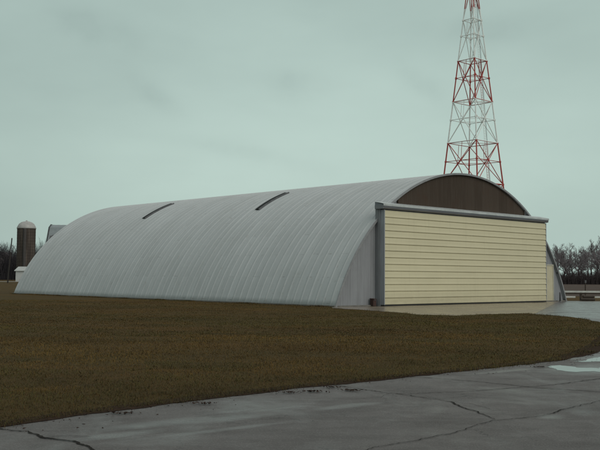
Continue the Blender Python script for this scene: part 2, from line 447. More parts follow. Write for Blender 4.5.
def grass_ground_mat():
    m = M('dormant_turf', (.06,.045,.02), .9, 0, .15)
    a = m.noise(m.coord((.07,.2,1)), 1, 6, .65)
    b_ = m.noise(m.coord((1.2,1.8,1)), 1.4, 6, .7)
    f = m.noise(m.coord((22,22,1)), 1.0, 6, .8)
    c = m.ramp(b_, [(.28, (.064,.035,.008)), (.5, (.100,.054,.012)), (.75, (.132,.073,.018))])
    c = m.mix(m.vramp(a, [(.38, 0), (.68, .7)]), c, (.050,.046,.010))
    c = m.mix(m.vramp(f, [(.35, .7), (.6, 0)]), c, (.026,.016,.007))
    # bare soil showing in the thin spots
    s = m.noise(m.coord((.7,.9,1)), .8, 5, .65)
    c = m.mix(m.vramp(s, [(.6, 0), (.74, .7)]), c, (.048,.029,.014))
    m.color(c); m.bump(f, .8, .05); return m.m
def asphalt_mat():
    m = M('wet_old_asphalt', (.06,.062,.062), .5, 0, .5)
    g = m.noise(m.coord((1,1,1)), 55, 6, .85)
    big = m.noise(m.coord((.5,.35,1), rot=(0,0,R(40))), 1, 5, .6)
    mid = m.noise(m.coord((1.6,1.0,1), rot=(0,0,R(40))), 1.3, 6, .65)
    c = m.ramp(mid, [(.3, (.108,.092,.089)), (.7, (.152,.131,.127))])
    c = m.mix(m.vramp(big, [(.4, 0), (.7, .6)]), c, (.178,.155,.149))
    c = m.mix(m.vramp(g, [(.35,.55),(.6,0)]), c, (.052,.046,.045))
    st = m.noise(m.coord((3,3,1)), 1.0, 6, .7)
    c = m.mix(m.vramp(st, [(.58,0),(.72,.6)]), c, (.045,.040,.036))
    sk = m.noise(m.coord((.7,1.5,1), rot=(0,0,R(-44))), 1.0, 6, .7)
    c = m.mix(m.vramp(sk, [(.44,0),(.68,.7)]), c, (.072,.062,.059))
    pl_ = m.noise(m.coord((5,5,1)), 1.0, 4, .6, 1.5)
    c = m.mix(m.vramp(pl_, [(.60,0),(.68,.35)]), c, (.15,.14,.132))
    # fine map cracking in worn areas, tar bleeding, coarse stone
    vd = m.n('ShaderNodeTexVoronoi', feature='DISTANCE_TO_EDGE'); vd.inputs['Scale'].default_value = 1.9
    wv_ = m.n('ShaderNodeVectorMath', operation='ADD'); nn = m.n('ShaderNodeTexNoise'); nn.inputs['Scale'].default_value = 3; nn.inputs['Detail'].default_value = 6
    m.l(m.coord(), nn.inputs['Vector']); sc_ = m.n('ShaderNodeVectorMath', operation='SCALE'); sc_.inputs['Scale'].default_value = .5
    m.l(nn.outputs['Color'], sc_.inputs[0]); m.l(m.coord(), wv_.inputs[0]); m.l(sc_.outputs[0], wv_.inputs[1]); m.l(wv_.outputs[0], vd.inputs['Vector'])
    worn = m.vramp(m.noise(m.coord((.45,.45,1)), 1.0, 4, .6), [(.50, 0), (.62, 1)])
    hair = m.math('MULTIPLY', m.vramp(vd.outputs['Distance'], [(.004, 1), (.016, 0)]), worn)
    c = m.mix(m.math('MULTIPLY', hair, .7), c, (.022,.020,.019))
    stone = m.n('ShaderNodeTexVoronoi'); stone.inputs['Scale'].default_value = 38; m.l(m.coord(), stone.inputs['Vector'])
    c = m.mix(m.vramp(stone.outputs['Distance'], [(.12, .5), (.36, 0)]), c, (.27,.25,.24))
    # standing film of rain water: noise plus the low spots the photo shows
    wet = m.vramp(m.noise(m.coord((.8,.42,1), rot=(0,0,R(48))), 1.15, 5, .6, .4), [(.48, 0), (.68, .75)])
    sp = m.n('ShaderNodeSeparateXYZ'); m.l(m.coord(), sp.inputs[0])
    X, Y = sp.outputs[0], sp.outputs[1]
    wn = m.noise(m.coord((1,1,1)), 2.2, 5, .65)
    for cx, cy, rx, ry in ((-1.45,10.15,1.0,.20),(-.85,10.45,.7,.22),(-1.0,9.55,1.1,.10),(-.75,11.05,.40,.10),(-.25,11.25,.5,.10),(3.0,10.75,.22,.16),(-1.9,9.3,.6,.16),(.6,11.5,.6,.14),(1.6,15.2,.9,.12),(5.5,16.5,1.5,.75),(6.7,18.9,1.5,.8),(8.2,21.5,2.5,1.2),(3.6,15.9,.9,.14)):
        ca, sa = math.cos(R(38)), math.sin(R(38))
        dx = m.math('SUBTRACT', X, cx); dy = m.math('SUBTRACT', Y, cy)
        p = m.math('DIVIDE', m.math('ADD', m.math('MULTIPLY', dx, ca), m.math('MULTIPLY', dy, sa)), rx)
        q = m.math('DIVIDE', m.math('SUBTRACT', m.math('MULTIPLY', dy, ca), m.math('MULTIPLY', dx, sa)), ry)
        d = m.math('ADD', m.math('ADD', m.math('MULTIPLY', p, p), m.math('MULTIPLY', q, q)), m.math('MULTIPLY', m.math('SUBTRACT', wn, .5), 2.2))
        wet = m.math('MAXIMUM', wet, m.vramp(m.math('DIVIDE', d, 2.0), [(.0, .95), (.75, 0)]))
    # the whole far pavement by the hangar is awash
    far = m.vramp(m.math('DIVIDE', Y, 100), [(.30, 0), (.38, 1)])
    wet = m.math('MAXIMUM', wet, m.math('MULTIPLY', far, m.vramp(mid, [(.25, 1.15), (.62, .8)])))
    c = m.mix(m.math('MULTIPLY', wet, .3), c, (.055,.049,.047))
    m.color(c)
    m.rough(m.math('SUBTRACT', m.math('ADD', m.vramp(sk, [(.35,.50),(.65,.66)]), m.math('MULTIPLY', g, .1)), m.math('MULTIPLY', wet, .36)))
    g2 = m.math('SUBTRACT', m.math('ADD', g, m.math('MULTIPLY', stone.outputs['Distance'], -.5)), m.math('MULTIPLY', hair, .8))
    hb = m.math('MULTIPLY', g2, m.math('SUBTRACT', 1.0, m.math('MULTIPLY', wet, .75)))
    m.bump(hb, .9, .022)
    return m.m
def concrete_mat():
    m = M('wet_tan_concrete', (.2,.17,.13), .4, 0, .5)
    a = m.noise(m.coord((.4,.4,1)), 1, 5, .6)
    f = m.noise(m.coord((6,6,1)), 1, 6, .7)
    c = m.ramp(a, [(.3, (.145,.112,.080)), (.7, (.21,.168,.125))])
    c = m.mix(m.vramp(f, [(.5,0),(.75,.4)]), c, (.09,.066,.048))
    m.color(c); m.rough(m.vramp(a, [(.35,.15),(.65,.38)])); m.bump(f, .12, .01); return m.m
MAT['turf'] = grass_ground_mat(); MAT['asphalt'] = asphalt_mat(); MAT['apron'] = concrete_mat()

g = poly_obj('ground', [(-2500,-300),(2500,-300),(2500,4000),(-2500,4000)], 0, MAT['turf']); struct(g)
struct(poly_obj('pavement', edge, .006, MAT['asphalt']))
apron_poly = [p for p in upperW if p[1] > 37.5 and p[0] < 10.9] + hfront[:1] + [tuple(H(10.9,-.05)[:2])]
struct(poly_obj('apron', apron_poly, .011, MAT['apron']))

# joint across the wet pavement at the right of the apron, and the cracks
def ribbon(b, pts, w, seed, z=.0145, step=.05, amp=.035):
    p = wobble(pts, step, amp, seed, 2.2)
    n = len(p); rows = []
    for i, (x, y) in enumerate(p):
        a = Vector(p[max(0,i-1)]); c = Vector(p[min(n-1,i+1)]); d = (c-a).normalized(); nr = Vector((-d.y,d.x))
        ww = .72*w*(.30+.6*abs(noise1(i*.9, seed+5))+.35*abs(noise1(i*2.7, seed+6))+.6*max(0, noise1(i*.13, seed+9)))
        if i == 0 or i == n-1: ww *= .2
        rows.append([(x+nr.x*ww/2, y+nr.y*ww/2, z), (x-nr.x*ww/2, y-nr.y*ww/2, z)])
    b.grid(rows)
crack_m = simple('damp_crack_fill', (.024,.021,.019), 1, 0, .5, 20, .05)
b = MB()
C1 = [(-4.2,9.9),(-3.2,9.67),(-3.0,9.55),(-2.83,9.5),(-2.57,9.16),(-2.2,8.87),(-1.97,8.55),(-1.5,7.9),(-.6,7.0)]
C2 = [(.55,13.75),(0.83,13.36),(1.29,12.77),(1.42,12.66),(2.01,11.94),(2.29,10.51)]
C3 = [(.1,7.6),(0.74,8.7),(1.59,9.49),(2.26,10.4),(2.88,10.76),(4.06,12.14),(5.4,13.6),(8,16.6)]
C4 = [(1.5,15.0),(2.18,14.75),(2.87,14.24),(3.5,13.63),(4.36,13.04),(6,12)]
C5 = [(1.35,12.72),(2.3,12.95),(3.5,13.63),(4.4,14.3),(6.2,15.9)]
ribbon(b, C1, .045, 3, .0145, .03, .055); ribbon(b, C2, .027, 4, .0146, .03, .05); ribbon(b, C3, .019, 5, .0147, .03, .035)
ribbon(b, C4, .034, 6, .0148, .03, .04); ribbon(b, C5, .026, 7, .0149, .03, .03)
ribbon(b, [(2.01,11.94),(2.25,11.75),(2.4,11.3)], .012, 8, .0151); ribbon(b, [(-2.57,9.16),(-2.35,9.25),(-2.1,9.18)], .018, 9, .0152)
ribbon(b, [(1.29,12.77),(1.1,12.35),(.7,12.1)], .010, 10, .0153)
ribbon(b, [(11.9,42.6),(13.2,43.9),(15.5,43.6),(20,43.2),(34,42.5)], .13, 13, .0155, .3, .05)
ribbon(b, [(18.5,58.5),(30,53)], .10, 14, .0156, .3, .05)
struct(b.build('pavement_cracks', crack_m))

# puddles
water_m = M('rain_water', (.035,.035,.03), .03, 0, .5)
water_m.b.inputs['IOR'].default_value = 1.33
wv = water_m.noise(water_m.coord((6,6,1)), 1, 2, .5); water_m.bump(wv, .04, .01)
def puddle(pts, seed, z=.0092):
    p = wobble(pts+[pts[0]], .04, .085, seed, 3.2)[:-1]
    struct(poly_obj('puddle', p, z, water_m.m))
puddle([(4.66,16.35),(4.72,16.75),(4.95,17.05),(5.12,16.95),(5.2,16.62),(5.5,16.5),(5.75,16.72),(6.1,16.7),(6.6,17.4),(7.1,17.0),(6.4,16.1),(6.0,16.05),(5.7,15.8),(5.3,15.85),(5.05,15.95),(4.85,15.95)], 21)
puddle([(5.55,17.85),(6.1,18.55),(6.75,19.5),(7.6,20.0),(7.4,18.9),(6.5,18.0)], 22)

# mud fringe along the turf edge
mud_m = simple('dark_mud', (.032,.019,.012), 1, 0, .5, 14, .05)
b = MB()
def fringe(path, w0, w1, seed, z):
    p = wobble(path, .12, .03, seed, 3); n = len(p); rows = []
    for i, (x, y) in enumerate(p):
        a = Vector(p[max(0,i-1)]); c = Vector(p[min(n-1,i+1)]); d = (c-a).normalized(); nr = Vector((d.y,-d.x))
        o_ = w0*(.5+.5*noise1(i*.23, seed+2))+w1*max(0,noise1(i*.045,seed+4))
        rows.append([(x+nr.x*o_, y+nr.y*o_, z), (x-nr.x*.35, y-nr.y*.35, z-.009)])
    b.grid(rows)
fringe(lower[1:], .10, .22, 31, .012)
struct(b.build('mud_verge', mud_m))

# ------------------------------------------------------------------ grass blades
def in_poly(px, py, poly):
    res = np.zeros(len(px), bool); P = np.array(poly); n = len(P); j = n-1
    for i in range(n):
        xi, yi = P[i]; xj, yj = P[j]
        c = ((yi > py) != (yj > py)) & (px < (xj-xi)*(py-yi)/((yj-yi) if abs(yj-yi) > 1e-12 else 1e-12)+xi)
        res ^= c; j = i
    return res
def vnoise(x, y, s, seed):
    x = x*s; y = y*s; xi = np.floor(x); yi = np.floor(y); fx = x-xi; fy = y-yi
    fx = fx*fx*(3-2*fx); fy = fy*fy*(3-2*fy)
    h = lambda a, b: (np.sin(a*127.1+b*311.7+seed*74.7)*43758.5453) % 1
    return (h(xi,yi)*(1-fx)+h(xi+1,yi)*fx)*(1-fy)+(h(xi,yi+1)*(1-fx)+h(xi+1,yi+1)*fx)*fy
def grass():
    N = 900000
    d = 8.5+(62-8.5)*RNG.random(N)**1.35
    a = (RNG.random(N)-.5)*2*R(25)
    px = d*np.sin(a); py = d*np.cos(a)
    keep = ~in_poly(px, py, edge)
    # not under the hangar
    dx = px-HX; dy = py-HY; u = dx*ex.x+dy*ex.y; w = dx*ew.x+dy*ew.y
    keep &= ~((np.abs(u) < 12.15) & (w > -.1) & (w < AL+.1))
    dens = vnoise(px, py, .8, 3)*.5+vnoise(px, py, 3.1, 4)*.5
    keep &= RNG.random(N) < .35+.9*dens
    px, py, d, dens = px[keep], py[keep], d[keep], dens[keep]; n = len(px)
    sc = np.clip(d/14, .8, 2.2)
    edge_q = RNG.random(n) < .03
    tl = np.array(lowerW[400:]+upperW[40:])
    pick = tl[RNG.integers(0, len(tl), n)]; ck = vnoise(pick[:,0], pick[:,1], 3.3, 19)
    edge_q &= ck > .38
    px = np.where(edge_q, pick[:,0]-.01+.08*RNG.standard_normal(n), px); py = np.where(edge_q, pick[:,1]+.02+.07*RNG.standard_normal(n), py)
    foot = (~edge_q) & (RNG.random(n) < .02)
    fu = RNG.random(n)**1.0*AL; fo = -12.16-.10*np.abs(RNG.standard_normal(n))
    px = np.where(foot, HX+ex.x*fo+ew.x*fu, px); py = np.where(foot, HY+ex.y*fo+ew.y*fu, py)
    d = np.hypot(px, py); sc = np.clip(d/14, .8, 2.2)
    h = (.014+.030*RNG.random(n)**1.8)*(.6+.9*dens)*np.where(edge_q, .8+1.8*ck, 1)*np.where(foot, 2.6*(.3+1.2*vnoise(fu, fu*0, .9, 23)), 1)
    wd = .0021*sc*(.7+.7*RNG.random(n))
    th = RNG.random(n)*2*np.pi; lean = .5+2.0*RNG.random(n)
    dirx, diry = np.cos(th), np.sin(th); bx_, by_ = -diry, dirx
    V = np.zeros((n,5,3))
    midx = px+dirx*h*lean*.35; midy = py+diry*h*lean*.35
    V[:,0] = np.stack([px-bx_*wd, py-by_*wd, np.full(n,-.003)],1); V[:,1] = np.stack([px+bx_*wd, py+by_*wd, np.full(n,-.003)],1)
    V[:,2] = np.stack([midx+bx_*wd*.7, midy+by_*wd*.7, h*.65],1); V[:,3] = np.stack([midx-bx_*wd*.7, midy-by_*wd*.7, h*.65],1)
    V[:,4] = np.stack([px+dirx*h*lean, py+diry*h*lean, h*(1.05-.25*np.minimum(lean,1.5))],1)
    pal = np.array([(.110,.064,.013),(.090,.053,.011),(.064,.053,.012),(.048,.045,.010),(.130,.074,.019),(.072,.036,.009)])
    patch = vnoise(px, py*2.2, .13, 9)*.45+vnoise(px, py*1.7, .5, 10)*.35+vnoise(px, py, 2.1, 11)*.2 - .16*np.clip((px/d-.02)*5,0,1)
    r = RNG.random(n)
    idx = np.where(patch < .49, np.where(r < .5, 2, np.where(r < .75, 3, 1)), np.where(r < .42, 0, np.where(r < .70, 1, np.where(r < .84, 4, 2))))
    idx = np.where(RNG.random(n) < .1, 5, idx)
    cc = pal[idx]*(.85+.3*RNG.random(n))[:,None]*(.50+.55*vnoise(px, py*2.0, .55, 15)+.55*vnoise(px, py*1.5, .17, 16))[:,None]
    me = bpy.data.meshes.new('turf_grass')
    me.vertices.add(n*5); me.vertices.foreach_set('co', V.reshape(-1).astype(np.float32))
    nl = n*7; me.loops.add(nl); me.polygons.add(n*2)
    base = np.arange(n)*5
    L = np.stack([base,base+1,base+2,base+3, base+3,base+2,base+4],1).reshape(-1)
    me.loops.foreach_set('vertex_index', L.astype(np.int32))
    st = np.stack([np.arange(n)*7, np.arange(n)*7+4],1).reshape(-1); me.polygons.foreach_set('loop_start', st.astype(np.int32))
    me.update(calc_edges=True); me.validate()
    at = me.color_attributes.new('tint', 'FLOAT_COLOR', 'POINT')
    C4_ = np.concatenate([np.repeat(cc, 5, 0), np.ones((n*5,1))],1); at.data.foreach_set('color', C4_.reshape(-1).astype(np.float32))
    m = M('grass_blades', (.06,.05,.02), .75, 0, .2)
    v = m.n('ShaderNodeVertexColor'); v.layer_name = 'tint'; m.color(v.outputs[0])
    me.materials.append(m.m)
    o = bpy.data.objects.new('turf_grass', me); COL.objects.link(o); return o
stuff(grass(), 'short brown and olive dormant grass on the lawn before the hangar', 'grass')

def leaves():
    b = MB()
    path = wobble(lower[1:-2], .03, .1, 41, 2)
    for k in range(620):
        x, y = random.choice(path)
        off = abs(random.gauss(0,.16)) if random.random() < .8 else random.random()*.9
        x += off*.72+random.gauss(0,.04); y -= off*.68
        if y < 7: continue
        s = random.uniform(.010,.032); a = random.random()*6.28; t = random.uniform(-.4,.4)
        pts = []
        for r_, an in ((1,0),(.55,.8),(.6,2.2),(.9,3.14),(.6,4.1),(.5,5.4)):
            pts.append((x+math.cos(a+an)*s*r_, y+math.sin(a+an)*s*r_*.7, .017+.012*random.random()+s*r_*math.cos(an)*t*.4))
        b.quad(*pts)
    # wetter clumps lying on the pavement
    for cx, cy, n in ((.20,12.85,60),(.75,13.0,70),(-.15,12.7,45),(.5,13.35,40),(4.45,16.6,50),(-2.1,10.7,40),(-1.2,11.55,45)):
        for k in range(n):
            x = cx+random.gauss(0,.085); y = cy+random.gauss(0,.04); s = random.uniform(.012,.03); a = random.random()*6.28
            b.quad(*[(x+math.cos(a+i*1.57)*s*(1 if i%2 else .5), y+math.sin(a+i*1.57)*s*(1 if i%2 else .5), .016+.02*random.random()) for i in range(4)])
    return b.build('fallen_leaves', simple('wet_leaf_litter', (.030,.016,.011), .9, 0, .5, 30, .15))
stuff(leaves(), 'dark wet leaf litter along the edge of the pavement', 'leaves')

# ------------------------------------------------------------------ lattice mast
TD = 130.0
TX = TD*(473.4-300)/891.87
def tower():
    t = thing('radio_tower', 'tall red and white lattice radio tower rising behind the hangar', 'radio tower', (TX,TD,0), 0)
    APEX, RB = 50.3, 6.28
    m = M('banded_tower_paint', (.3,.1,.1), .55, 0, .4)
    sp = m.n('ShaderNodeSeparateXYZ'); m.l(m.coord(), sp.inputs[0])
    z = sp.outputs[2]
    band = m.math('ADD', m.math('MULTIPLY', m.math('GREATER_THAN', z, 21.4), 1), 0)
    for zz, sg in ((27.5,-1),(33.6,1),(41.4,-1)):
        band = m.math('ADD', band, m.math('MULTIPLY', m.math('GREATER_THAN', z, zz), sg))
    nz = m.noise(m.coord((2,2,.8)), 1.2, 5, .6)
    red = m.ramp(nz, [(.35,(.36,.045,.04)),(.7,(.46,.08,.065))]); wht = m.ramp(nz, [(.35,(.72,.74,.72)),(.7,(.86,.88,.86))])
    m.color(m.mix(band, red, wht))
    rad = lambda z: RB*(1-z/APEX)
    A0 = math.atan2(-TD, -TX) + R(0) # towards the camera
    rot = R(8)
    angs = [A0+rot+math.pi/2*k for k in range(4)]   # 0 = nearest corner
    P = lambda k, z: Vector((rad(z)*math.cos(angs[k%4]), rad(z)*math.sin(angs[k%4]), z))
    top = 45.8
    for k in range(4):
        b = MB(); b.bar(P(k,.0), P(k,21.4), .125, .10, 8); b.bar(P(k,21.4), P(k,top), .10, .07, 8)
        lg = b.build('leg', m.m, t)
        b = MB(); p = P(k,0); b.box(p.x-.6,p.x+.6,p.y-.6,p.y+.6,-.4,.25); b.build('footing', MAT['concrete_base'], lg)
    lev = [0,3.1,9.2,15.3,21.4,27.5,33.6,39.7,45.8]
    for a, c in zip(lev[:-1], lev[1:]):
        b = MB(); r_ = .060 if a < 30 else .048
        mid = (a*rad(c)+c*rad(a))/(rad(a)+rad(c))
        for k in range(4):
            b.bar(P(k,c), P(k+1,c), r_*1.15, None, 5)
            if c-a > 4:
                b.bar(P(k,mid), P(k+1,mid), r_*.8, None, 5)
            b.bar(P(k,a), P(k+1,c), r_, None, 5); b.bar(P(k+1,a), P(k,c), r_, None, 5)
            q0 = (P(k,mid)+P(k+1,mid))/2
            b.bar(q0, (P(k,c)+P(k+1,c))/2, r_*.6, None, 4)
            # gusset plates at the joints
            for q, zz in ((k, c), (k, mid)):
                p = P(q, zz); b.box(p.x-.13,p.x+.13,p.y-.13,p.y+.13,zz-.13,zz+.13)
            x_ = (P(k,mid)+P(k+1,mid))/2; b.box(x_.x-.1,x_.x+.1,x_.y-.1,x_.y+.1,mid-.1,mid+.1)
        b.bar(P(0,c), P(2,c), r_*.7, None, 4); b.bar(P(1,c), P(3,c), r_*.7, None, 4)
        for k in range(4): b.bar((P(k,mid)+P(k+1,mid))/2, (P(k+1,mid)+P(k+2,mid))/2, r_*.6, None, 4)
        b.build('cross_bracing', m.m, t)
    # climbing ladder just inside the face between the near and right corners
    b = MB()
    kr = 1 if (angs[1] and P(1,10).x > P(3,10).x) else 3
    def Lp(z, s): 
        n_ = P(0,z); r_ = P(kr,z); q = n_.lerp(r_, .45); d = (r_-n_).normalized()
        inw = Vector((-q.x,-q.y,0)).normalized()
        return q+d*s+inw*.12
    for s in (-.24,.24): b.bar(Lp(.2,s), Lp(44.5,s*.6), .032, .028, 5)
    z_ = .5
    while z_ < 44.3:
        f = 1-.4*z_/44.5
        b.bar(Lp(z_,-.24*f), Lp(z_,.24*f), .016, None, 4); z_ += .38
    b.build('ladder', m.m, t)
    b = MB(); p = [Lp(z,.42) for z in (.2,22,44)]; b.bar(p[0],p[1],.035,None,6); b.bar(p[1],p[2],.035,None,6); b.build('feed_cable', MAT['darksteel'], t)
    b = MB(); b.bar((0,0,45.6),(0,0,49.5),.09,.05,8); b.lathe([(.14,49.5),(.18,49.6),(.18,49.85),(.0,50)],12); b.build('mast_top', MAT['darksteel'], t)
tower()

# ------------------------------------------------------------------ farm at the far left
def px2w(x, D): return D*(x-300)/891.87
def silo():
    D = 240.0; x = px2w(26.2, D); r = 2.42
    s = thing('farm_silo', 'tall weathered stave silo with pale domed cap beyond the hangar', 'silo', (x,D,0), 0)
    m = M('silo_staves', (.1,.09,.08), .85, 0, .3)
    st = m.noise(m.coord((2.2,2.2,.10)), 1, 5, .6); c = m.ramp(st, [(.35,(.042,.032,.028)),(.55,(.085,.066,.055)),(.72,(.16,.13,.108))])
    st2 = m.noise(m.coord((5,5,.2)), 1, 4, .6); c = m.mix(m.vramp(st2,[(.5,0),(.62,.7)]), c, (.035,.028,.026)); m.color(c)
    b = MB(); prof = []
    z = 0
    while z < 13.9:
        prof += [(r, z), (r, z+.55), (r+.035, z+.57), (r+.035, z+.63), (r, z+.65)]; z += .78
    b.lathe(prof+[(r,14.05)], 40); b.build('shaft', m.m, s)
    b = MB(); b.lathe([(r+.1,14.05),(r+.12,14.22),(r*.97,14.7),(r*.82,15.35),(r*.58,15.8),(r*.3,16.02),(.25,16.08),(.22,16.3),(0.0,16.35)], 36)
    b.build('dome', simple('pale_dome_metal', (.36,.35,.34), .6, .1, .2, 1), s, smooth=True)
    b = MB(); b.lathe([(.42,.5),(.42,13.9),(.3,14.1)], 12, cx=.4, cy=-r-.25)
    b.build('chute', simple('dark_chute', (.05,.042,.04), .7, 0, .3, 2), s)
silo()
def shed():
    D = 226.0; x0, x1 = px2w(16.5, D), px2w(36, D)
    s = thing('milk_house', 'low white farm building at the foot of the silo', 'shed', ((x0+x1)/2,D,0), 0)
    w = (x1-x0)/2; wm = simple('white_painted_block', (.50,.50,.50), .7, 0, .12, 1)
    b = MB(); b.box(-w,w,0,6,0,2.7); b.prism_x([(0,2.7),(6,2.7),(3,3.6)],-w,w); b.build('wall', wm, s)
    b = MB(); b.prism_x([(-.35,2.60),(-.35,2.72),(3,3.76),(3,3.62)],-w-.3,w+.3); b.prism_x([(6.35,2.60),(6.35,2.72),(3.003,3.76),(3.003,3.62)],-w-.3,w+.3)
    b.build('roof', simple('pale_shed_roof', (.42,.43,.42), .6, .1, .15, 1), s)
    for q in (1.0, 1.9):
        b = MB(); b.box(q-.4,q+.4,-.03,.05,1.1,1.9); f = b.build('window', MAT['darksteel'], s)
        b = MB(); b.box(q-.46,q+.46,-.045,.0,1.02,1.09); b.build('sill', wm, f)
    b = MB(); b.box(-.55,.3,-.035,.05,0.02,2.0); b.build('door', MAT['steel'], s)
shed()
def barn():
    D = 166.0; xl = px2w(48.4, D)
    s = thing('gambrel_barn', 'grey metal barn roof showing over the rear slope of the hangar', 'barn', (xl,D,0), R(1.5))
    L = 22.0; hw = 5.2
    prof = [(0,8.2),(hw*.30,10.6),(hw*.55,11.15),(2*hw-hw*.45,11.0),(2*hw,6.6)]
    b = MB(); b.prism_x([(0.1,0),(2*hw-.1,0)]+[(y,z-.1) for y,z in reversed(prof)], 0.1, L); b.build('wall', simple('weathered_barn_boards', (.10,.10,.105), .85, 0, .3, 1, stretch=(3,3,.3)), s)
    b = MB()
    up = [(-.25,7.6)]+prof[1:-1]+[(2*hw+.35,6.1)]
    for (a,c) in zip(up[:-1], up[1:]):
        n_ = 48
        rows = []
        for i in range(n_+1):
            x = -.25+(L+.5)*i/n_; o = .02*(i%2)
            rows.append([(x,a[0],a[1]+o),(x,c[0],c[1]+o)])
        b.grid(rows)
    rf = b.build('roof', simple('dull_barn_roof', (.22,.245,.255), .5, .2, .15, .8), s)
    m_ = rf.modifiers.new('thick','SOLIDIFY'); m_.thickness = .08
    b = MB()
    for (a,c) in zip(up[:-1], up[1:]): b.bar((-.3,a[0],a[1]),(-.3,c[0],c[1]),.14,None,6)
    b.build('verge_board', simple('dark_verge', (.05,.055,.06), .7), s)
    b = MB(); b.box(.06,.098,3.2,7.2,0.02,4.2); b.build('door', MAT['darksteel'], s)
barn()
# leaning pole at the left edge
pl = thing('utility_pole', 'bare wooden utility pole leaning beside the silo', 'pole', (px2w(8.6,180),180,0), 0)
b = MB(); b.bar((0,0,-.3),(.62,.1,9.0),.15,.11,10); b.build('post', simple('creosoted_wood', (.04,.034,.03), .85, 0, .3, 2, stretch=(3,3,.3)), pl)
b = MB(); b.lathe([(.13,8.98),(.12,9.08),(.0,9.1)],10,cx=.62,cy=.1); b.build('cap', MAT['steel'], pl)
b = MB(); b.box(.45,.62,-.16,-.02,6.2,6.9); b.build('junction_box', MAT['steel'], pl)

# gravel lane at the left and ploughed field at the right
struct(poly_obj('gravel_lane', wobble([(-140,205),(-60,212),(-20,216)],2,.4,51)+[(-20,228),(-60,224),(-140,217)], .008, simple('pale_gravel', (.30,.29,.26), .9, 0, .25, 2)))
fm = M('ploughed_soil', (.05,.033,.028), .95, 0, .2)
fa = fm.noise(fm.coord((.05,.4,1)), 1, 6, .7); c_ = fm.ramp(fa, [(.3,(.045,.030,.026)),(.5,(.075,.052,.042)),(.72,(.105,.078,.058))])
fm.color(c_); fm.bump(fm.noise(fm.coord((1,3,1)), 1, 5, .7), .8, .15)
struct(poly_obj('ploughed_field', [(24,84),(60,80),(260,78),(330,262),(20,262)], .008, fm.m))

# ------------------------------------------------------------------ white rail barrier beyond the pavement at the right
white_m = simple('chalky_white_paint', (.55,.55,.52), .7, 0, .25, 1.5)
wood_m = simple('weathered_post_wood', (.05,.037,.028), .85, 0, .35, 3)
def fence():
    Y0 = 68.2; xa = 19.3; xb = 36.0
    f = thing('rail_fence', 'low white rail fence at the far edge of the pavement', 'fence', (xa,Y0,0), 0)
    L = xb-xa
    b = MB(); b.box(0,L,-.09,-.03,.60,.735); b.build('top_rail', white_m, f)
    b = MB(); b.box(0,L,-.06,-.005,.47,.575); b.build('mid_rail', wood_m, f)
    n = 9
    for i in range(n):
        x = .1+(L-.2)*i/(n-1)
        b = MB(); b.box(x-.07,x+.07,-.025,.11,-.2,.72); b.build('post', wood_m, f)
    for (p, q) in ((0.0,1.72),(3.2,5.4),(7.8,10.0)):
        b = MB(); b.box(p,q,-.085,-.03,.20,.33); b.build('lower_board', white_m, f)
fence()
def log_bench():
    o = thing('timber_stack', 'dark timbers lying in front of the low white rail fence', 'timber', (21.62,67.0,0), R(4))
    for i, (x, y, z, l) in enumerate(((0,0,.11,1.05),(.15,.24,.11,.9),(.1,.12,.31,.8))):
        b = MB(); b.bar((x-l/2-.05,y,z),(x+l/2,y+.05,z),.11,.10,9); b.build('timber', wood_m, o)
log_bench()
sp_ = thing('marker_post', 'thin dark post standing upright behind the white rail fence', 'post', (px2w(585,76),76,0), 0)
b = MB(); b.bar((0,0,-.2),(.02,0,1.55),.055,.05,8); b.build('shaft', wood_m, sp_)
b = MB(); b.box(-.05,.09,-.07,-.05,1.3,1.52); b.build('plate', MAT['darksteel'], sp_)

# ------------------------------------------------------------------ bare trees
bark_m = simple('dark_wet_bark', (.105,.090,.094), .85, 0, .35, 1.5)
twig_m = simple('bare_twigs', (.175,.150,.158), .85, 0, .35, .8)  # twig colour lightened, distance haze is put into it
def tree_meshes(seed, height, spread=1.0, dens=1.0):
    rnd = random.Random(seed); tk, cr = MB(), MB()
    def limb(p, d, L, r, depth):
        if L < .25: return
        n = 4 if depth < 2 else 3
        q = p.copy(); dd = d.copy()
        pts = [q.copy()]
        for i in range(n):
            dd = (dd + Vector((rnd.gauss(0,.16),rnd.gauss(0,.16),rnd.gauss(.05,.10)))).normalized()
            q = q+dd*(L/n); pts.append(q.copy())
        for i in range(n):
            ra = r*(1-.6*i/n); rb = r*(1-.6*(i+1)/n)
            (tk if depth == 0 else cr).bar(pts[i], pts[i+1], max(ra,.021), max(rb,.018), 7 if depth == 0 else (5 if depth == 1 else 3), caps=False)
        if depth >= 5: return
        nb = {0:7,1:4,2:4,3:3,4:3}[depth]
        nb = max(2, int(nb*dens+rnd.random()*.8))
        for j in range(nb):
            s = (.42 if depth == 0 else .25)+(.58 if depth == 0 else .70)*(j+rnd.random())/nb; s = min(s,1)
            k = min(int(s*n), n-1); base = pts[k].lerp(pts[k+1], s*n-k)
            an = rnd.random()*6.283; tilt = rnd.uniform(.35,.95)*(spread if depth < 2 else 1)
            ax = Vector((math.cos(an),math.sin(an),0)); side = (ax - dd*ax.dot(dd)).normalized()
            nd = (dd*math.cos(tilt)+side*math.sin(tilt)+Vector((0,0,.14))).normalized()
            limb(base, nd, L*rnd.uniform(.42,.66)*(1.1-.35*s), r*(.62-.25*s), depth+1)
        if depth == 0: limb(pts[-1], dd, L*.45, r*.4, 1)
    limb(Vector((0,0,-.2)), Vector((rnd.gauss(0,.05),rnd.gauss(0,.05),1)).normalized(), height*.68, height*.021, 0)
    a = tk.build('trunk', bark_m); c = cr.build('crown', twig_m)
    return a.data, c.data, a, c
variants = []
